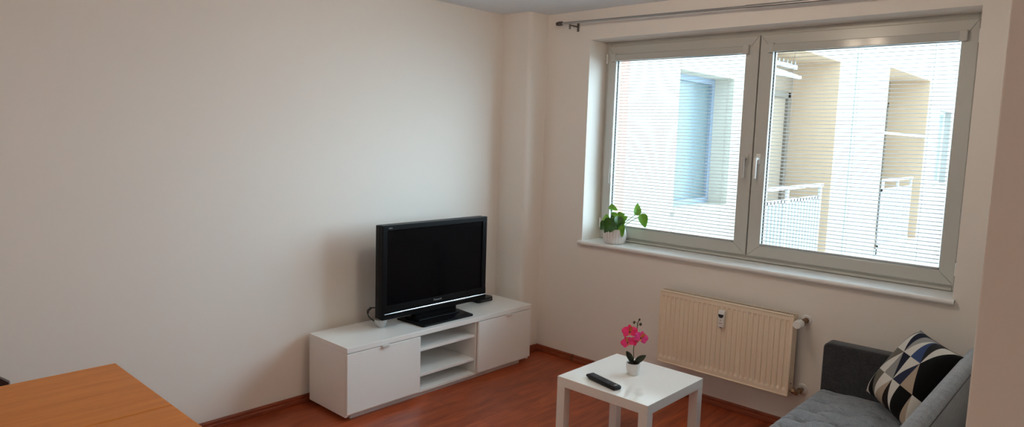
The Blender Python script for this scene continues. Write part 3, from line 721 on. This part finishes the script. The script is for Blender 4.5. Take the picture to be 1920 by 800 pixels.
def cus(u, v, sgn):
    u = warp(u)
    a = u*2-1; b = v*2-1
    pin = 1-0.035*(1-abs(a)**2.2)*(abs(b)**3)       # sides bow in between the corners
    pin2 = 1-0.035*(1-abs(b)**2.2)*(abs(a)**3)
    uu, vv = 0.5+a*pin2/2, 0.5+b*pin/2
    P = C3[0]*(1-uu)*(1-vv)+C3[1]*uu*(1-vv)+C3[2]*uu*vv+C3[3]*(1-uu)*vv
    th = 0.070*((1-a**4)*(1-b**4))**0.55
    th += 0.004*math.sin(7*a+3*b)*(1-a*a)*(1-b*b)
    return P+nrm*sgn*th
for sgn in (1, -1):
    g = [[bm.verts.new(cus(i/nu, j/nv, sgn)) for j in range(nv+1)] for i in range(nu+1)]
    for i in range(nu):
        for j in range(nv):
            ci, ri = i//NS, j//(2*NS); li, lj = i % NS, j % (2*NS); pair = rows[ri][ci]
            q = [g[i][j], g[i+1][j], g[i+1][j+1], g[i][j+1]]
            flip = (ci+ri) % 2
            # diagonal crossing the cell: each square of the grid spans half a diagonal step
            x0, x1 = li/NS, (li+1)/NS; y0, y1 = lj/(2*NS), (lj+1)/(2*NS)
            def side(x, y): return (x-y) if not flip else (x+y-1)
            cx_, cy_ = (x0+x1)/2, (y0+y1)/2
            vals = [side(x0, y0), side(x1, y0), side(x1, y1), side(x0, y1)]
            def setc(fc, val):
                k = hexc[pair[1] if val > 0 else pair[0]] if not flip else hexc[pair[0] if val < 0 else pair[1]]
                for lp in fc.loops: lp[lay] = (*k, 1)
            if max(vals) > 1e-6 and min(vals) < -1e-6:
                # split the square along the true diagonal
                pts = [(x0, y0), (x1, y0), (x1, y1), (x0, y1)]; pos, neg = [], []
                for k in range(4):
                    a_, b_ = q[k], q[(k+1) % 4]; va_, vb_ = vals[k], vals[(k+1) % 4]
                    if va_ >= -1e-6: pos.append(a_)
                    if va_ <= 1e-6: neg.append(a_)
                    if va_*vb_ < -1e-9:
                        s_ = va_/(va_-vb_); p1 = pts[k]; p2 = pts[(k+1) % 4]
                        gu = (i+((p1[0]+(p2[0]-p1[0])*s_)*NS-li))/nu; gv = (j+((p1[1]+(p2[1]-p1[1])*s_)*2*NS-lj))/nv
                        nv_ = bm.verts.new(cus(gu, gv, sgn)); pos.append(nv_); neg.append(nv_)
                for lst, val in ((pos, 1), (neg, -1)):
                    if len(lst) >= 3: setc(bm.faces.new(lst), val)
            else: setc(bm.faces.new(q), side(cx_, cy_))
bmesh.ops.remove_doubles(bm, verts=bm.verts, dist=0.00015)
bmesh.ops.recalc_face_normals(bm, faces=bm.faces)
mb = MB(); mb.bm.free(); mb.bm = bm
mb.build('cover', M['cushion'], t, smooth=True, angle=60)
ring = [cus(k/24, 0, 0) for k in range(24)]+[cus(1, k/24, 0) for k in range(24)]+[cus(1-k/24, 1, 0) for k in range(24)]+[cus(0, 1-k/24, 0) for k in range(25)]
MB().tube(ring, 0.0016, 6).build('piping', M['piping'], t, smooth=True)

# ------------------------------------------------------------------ dining table and chair at left
t = thing('dining_table', (1.34, -3.9, 0), 'orange-brown beech drop-leaf dining table in the near left corner', 'table')
TX0, TXS, TX1, TYE, TYF, TH = 0.762, 1.341, 1.92, -3.174, -4.374, 0.74
MB().box((TX0, TYF, TH-0.024), (TXS-0.0015, TYE, TH), 0.0025).build('tabletop', M['beech'], t)
MB().box((TXS+0.0015, TYF, TH-0.024), (TX1, TYE, TH), 0.0025).build('table_leaf', M['beech'], t)
ap = MB(); ap.box((TX0+0.07, TYF+0.08, TH-0.11), (TX1-0.07, TYF+0.10, TH-0.0245)); ap.box((TX0+0.07, TYE-0.10, TH-0.11), (TX1-0.07, TYE-0.08, TH-0.0245))
ap.box((TX0+0.07, TYF+0.10, TH-0.11), (TX0+0.09, TYE-0.10, TH-0.0245)); ap.box((TX1-0.09, TYF+0.10, TH-0.11), (TX1-0.07, TYE-0.10, TH-0.0245)); ap.build('apron', M['beech_edge'], t)
for x in (TX0+0.045, TX1-0.095):
    for y in (TYF+0.055, TYE-0.105): MB().box((x, y, 0), (x+0.05, y+0.05, TH-0.025), 0.003).build('leg', M['beech_edge'], t)

t = thing('dining_chair', (0.52, -3.78, 0), 'dark upholstered chair with rounded back between the dining table and wall', 'chair')
def cback(u, v):
    a = (u-0.5)*2; x = 0.40+0.05*a*a-0.05*v*0.6; y = -3.690+a*0.240*(1-0.04*v)
    top = 0.708-0.065*max(0, (abs(a)-0.35)/0.65)**2.0
    return (x, y, 0.45+v*(top-0.45))
MB().surf(cback, 24, 12, 0.035).build('backrest', M['dark_leather'], t, smooth=True, angle=60)
MB().box((0.37, -3.93, 0.41), (0.80, -3.48, 0.465), 0.02, 3).build('seat', M['dark_leather'], t, smooth=True)
for x in (0.40, 0.77):
    for y in (-3.90, -3.51): MB().tube([(x, y, 0), (x, y, 0.4095)], [0.012, 0.016], 10).build('leg', M['sofa_leg'], t, smooth=True)

# ------------------------------------------------------------------ the building across the courtyard
XE = -0.30
t = thing('apartment_building', (XE, 10, -6), 'white apartment building with recessed ochre balconies outside the window', 'building')
ZL, ZH, YE = -6.0, 7.5, 34.0
# openings: y0, y1, z0, z1, depth
WA = (3.062, 4.509, 0.86, 2.537, 0.34); LA = (4.95, 8.584, -0.45, 3.16, 0.80); LB = (11.61, 15.25, -0.55, 3.36, 0.88); WB = (16.55, 18.05, 0.75, 2.72, 0.22)
fa = MB()
yy = 2.03
for (a, b, z0, z1, d) in (WA, LA, LB, WB):
    fa.box((XE-1.6, yy, ZL), (XE, a, ZH)); fa.box((XE-1.6, a, ZL), (XE, b, z0)); fa.box((XE-1.6, a, z1), (XE, b, ZH)); yy = b
fa.box((XE-1.6, yy, ZL), (XE, YE, ZH))
fa.build('facade', M['facade'], t)
MB().box((XE-1.6, 0.62, ZL), (XE-0.001, 2.03, ZH)).build('painted_band', M['facade_pink'], t)
MB().box((XE-0.002, 9.45, ZL), (XE+0.02, 10.55, ZH)).build('painted_stripe', M['facade_blue'], t)
# reveals and loggia linings (2 cm thick, set inside the openings)
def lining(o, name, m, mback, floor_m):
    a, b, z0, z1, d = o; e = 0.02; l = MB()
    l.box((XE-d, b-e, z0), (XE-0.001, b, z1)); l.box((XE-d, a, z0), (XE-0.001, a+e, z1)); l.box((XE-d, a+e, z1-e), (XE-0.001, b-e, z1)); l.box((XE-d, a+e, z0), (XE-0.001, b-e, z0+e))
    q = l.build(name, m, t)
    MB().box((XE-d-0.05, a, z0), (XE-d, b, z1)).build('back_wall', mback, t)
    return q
lining(WA, 'window_reveal', M['reveal'], M['reveal'], None)
lining(WB, 'window_reveal', M['facade'], M['facade'], None)
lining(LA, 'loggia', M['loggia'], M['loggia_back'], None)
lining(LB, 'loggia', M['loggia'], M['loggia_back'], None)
def far_window(o, fr, pm, mull):
    a, b, z0, z1, d = o; a += 0.021; b -= 0.021; z0 += 0.021; z1 -= 0.021; x = XE-d+0.001; f = MB(); w_ = 0.07
    f.box((x, a, z0), (x+0.07, a+w_, z1)); f.box((x, b-w_, z0), (x+0.07, b, z1)); f.box((x, a+w_, z0), (x+0.07, b-w_, z0+w_)); f.box((x, a+w_, z1-w_), (x+0.07, b-w_, z1))
    for m_ in mull: f.box((x, m_-0.05, z0+w_), (x+0.06, m_+0.05, z1-w_))
    wf = f.build('window', fr, t)
    p = MB().box((x+0.01, a+w_, z0+w_), (x+0.03, b-w_, z1-w_)).build('pane', pm, wf); p.matrix_parent_inverse = Matrix.Identity(4)
    s_ = MB().box((XE-d, a-0.05, z0-0.055), (XE+0.05, b+0.05, z0-0.024)).build('sill', M['facade'], wf); s_.matrix_parent_inverse = Matrix.Identity(4)
far_window(WA, M['ext_frame'], M['ext_pane'], [])
far_window(WB, M['ext_frame_white'], M['ext_pane_pale'], [])
# dark door frames at the back of the loggias
for (a, b, z0, z1, d) in (LA, LB):
    q = MB(); x = XE-d+0.001
    for y in (b-0.20, b-1.15): q.box((x, y-0.10, z0+0.02), (x+0.05, y, z1-0.55))
    q.box((x, b-1.15, z1-0.65), (x+0.05, b-0.20, z1-0.55)); q.build('balcony_door', M['door_dark'], t)
def railing(y0, y1, z0, z1):
    x = XE+0.03; r = MB()
    r.box((x, y0, z1-0.05), (x+0.06, y1, z1)); r.box((x, y0, z1-0.26), (x+0.03, y1, z1-0.20)); r.box((x, y0, z0), (x+0.05, y1, z0+0.06)); r.box((x-0.028, y0, z0-0.16), (x+0.02, y1, z0-0.02))
    n = max(2, int((y1-y0)/1.2))
    for k in range(n+1): yq = y0+(y1-y0-0.06)*k/n; r.box((x, yq, z0-0.2), (x+0.04, yq+0.06, z1-0.04))
    nb_ = int((y1-y0)/0.13)
    for k in range(nb_): yq = y0+0.05+k*0.13; r.box((x+0.005, yq, z0+0.05), (x+0.03, yq+0.045, z1-0.21))
    o = r.build('balcony_railing', M['rail'], t)
    p = MB().box((x-0.02, y0, z0+0.05), (x-0.012, y1, z1-0.22)).build('railing_panel', M['rail_grey'], o); p.matrix_parent_inverse = Matrix.Identity(4)
railing(4.97, 7.92, -0.40, 1.06)
railing(11.64, 14.03, -0.43, 1.03)
# folding clothes dryer under the nearer loggia ceiling
t2 = thing('clothes_dryer', (XE-0.1, 6.5, 2.6), 'white folding clothes dryer hanging under the nearer balcony ceiling outside', 'clothes dryer')
q = MB(); q.box((XE-0.47, 5.2, 2.95), (XE-0.43, 7.75, 3.02))
for k in range(15): q.tube([(XE-0.45, 5.3+k*0.17, 2.99), (XE-0.45, 5.3+k*0.17, 3.075)], 0.014, 6)
q.build('rail', M['rail'], t2)
for z in (2.92, 2.78):
    MB().tube([(XE-0.36, 5.25, z), (XE-0.33, 6.3, z*0.5+1.40), (XE-0.30, 7.55, 2.80)], 0.028, 8).build('arm', M['rail'], t2)
MB().box((XE-0.06, 11.63, 1.97), (XE-0.01, 15.23, 2.02)).build('balcony_bar', M['rail'], t, label='white bar across the farther balcony recess')
structure('ground', MB().box((-6, 0.35, -6.2), (40, 40, -6.0)), M['ground'])

# ------------------------------------------------------------------ light: overcast sky, the ceiling lamp of the room and an added fill lamp
wd_ = bpy.data.worlds.new('overcast_sky'); scn.world = wd_; wd_.use_nodes = True
bg = wd_.node_tree.nodes['Background']; bg.inputs['Color'].default_value = (0.62, 0.84, 1.0, 1); bg.inputs['Strength'].default_value = 5.4
def lamp(x, y, z, e, r=0.045, c_=(1.0, 0.82, 0.63)):
    d = bpy.data.lights.new('bulb_or_fill', 'POINT'); d.energy = e; d.color = c_; d.shadow_soft_size = r
    o = bpy.data.objects.new('bulb_or_fill', d); col.objects.link(o); o.location = (x, y, z); return o
sd = bpy.data.lights.new('bright_cloud_sun', 'SUN'); sd.energy = 7.3; sd.angle = math.radians(64); sd.color = (0.64, 0.85, 1.0)
so = bpy.data.objects.new('bright_cloud_sun', sd); col.objects.link(so)
az, el = math.radians(41), math.radians(15)
so.rotation_euler = Vector((math.cos(az)*math.cos(el), math.sin(az)*math.cos(el), math.sin(el))).to_track_quat('Z', 'Y').to_euler()
lamp(1.87, -1.70, 2.53, 9.7); lamp(2.06, -1.63, 2.53, 9.7)
lamp(2.7, -5.4, 2.40, 23, 0.06, (1.0, 0.91, 0.73))  # added fill lamp, unseen, brightens the window wall and the right-hand wall

# ------------------------------------------------------------------ camera
cd = bpy.data.cameras.new('camera'); cam = bpy.data.objects.new('camera', cd); col.objects.link(cam)
f_px, cxp, cyp = 1275.77, 964.99, 393.23
yaw, pitch, roll = 0.7423, -0.1091, 0.0319
Rv = Vector((math.cos(yaw), math.sin(yaw), 0)); Fv = Vector((-math.sin(yaw), math.cos(yaw), 0)); Z = Vector((0, 0, 1))
D = Fv*math.cos(pitch)+Z*math.sin(pitch); V = -Fv*math.sin(pitch)+Z*math.cos(pitch)
right = Rv*math.cos(roll)+V*math.sin(roll); up = -Rv*math.sin(roll)+V*math.cos(roll)
m = Matrix((right, up, -D)).transposed().to_4x4(); m.translation = (3.7195, -4.0531, 1.6996)
cam.matrix_world = m
cd.sensor_fit = 'HORIZONTAL'; cd.sensor_width = 36; cd.lens = f_px/1920*36
cd.shift_x = -(cxp-960)/1920; cd.shift_y = (cyp-400)/1920
cd.clip_start = 0.05; cd.clip_end = 200
scn.camera = cam
vs = scn.view_settings
scn.display_settings.display_device = 'sRGB'
vs.view_transform = 'Standard'; vs.look = 'None'; vs.gamma = 1; vs.use_curve_mapping = False; vs.exposure = 0.0
cy = scn.cycles
cy.use_denoising = True
cy.max_bounces = 12; cy.diffuse_bounces = 8; cy.glossy_bounces = 4; cy.transparent_max_bounces = 16
cy.sample_clamp_indirect = 6.0
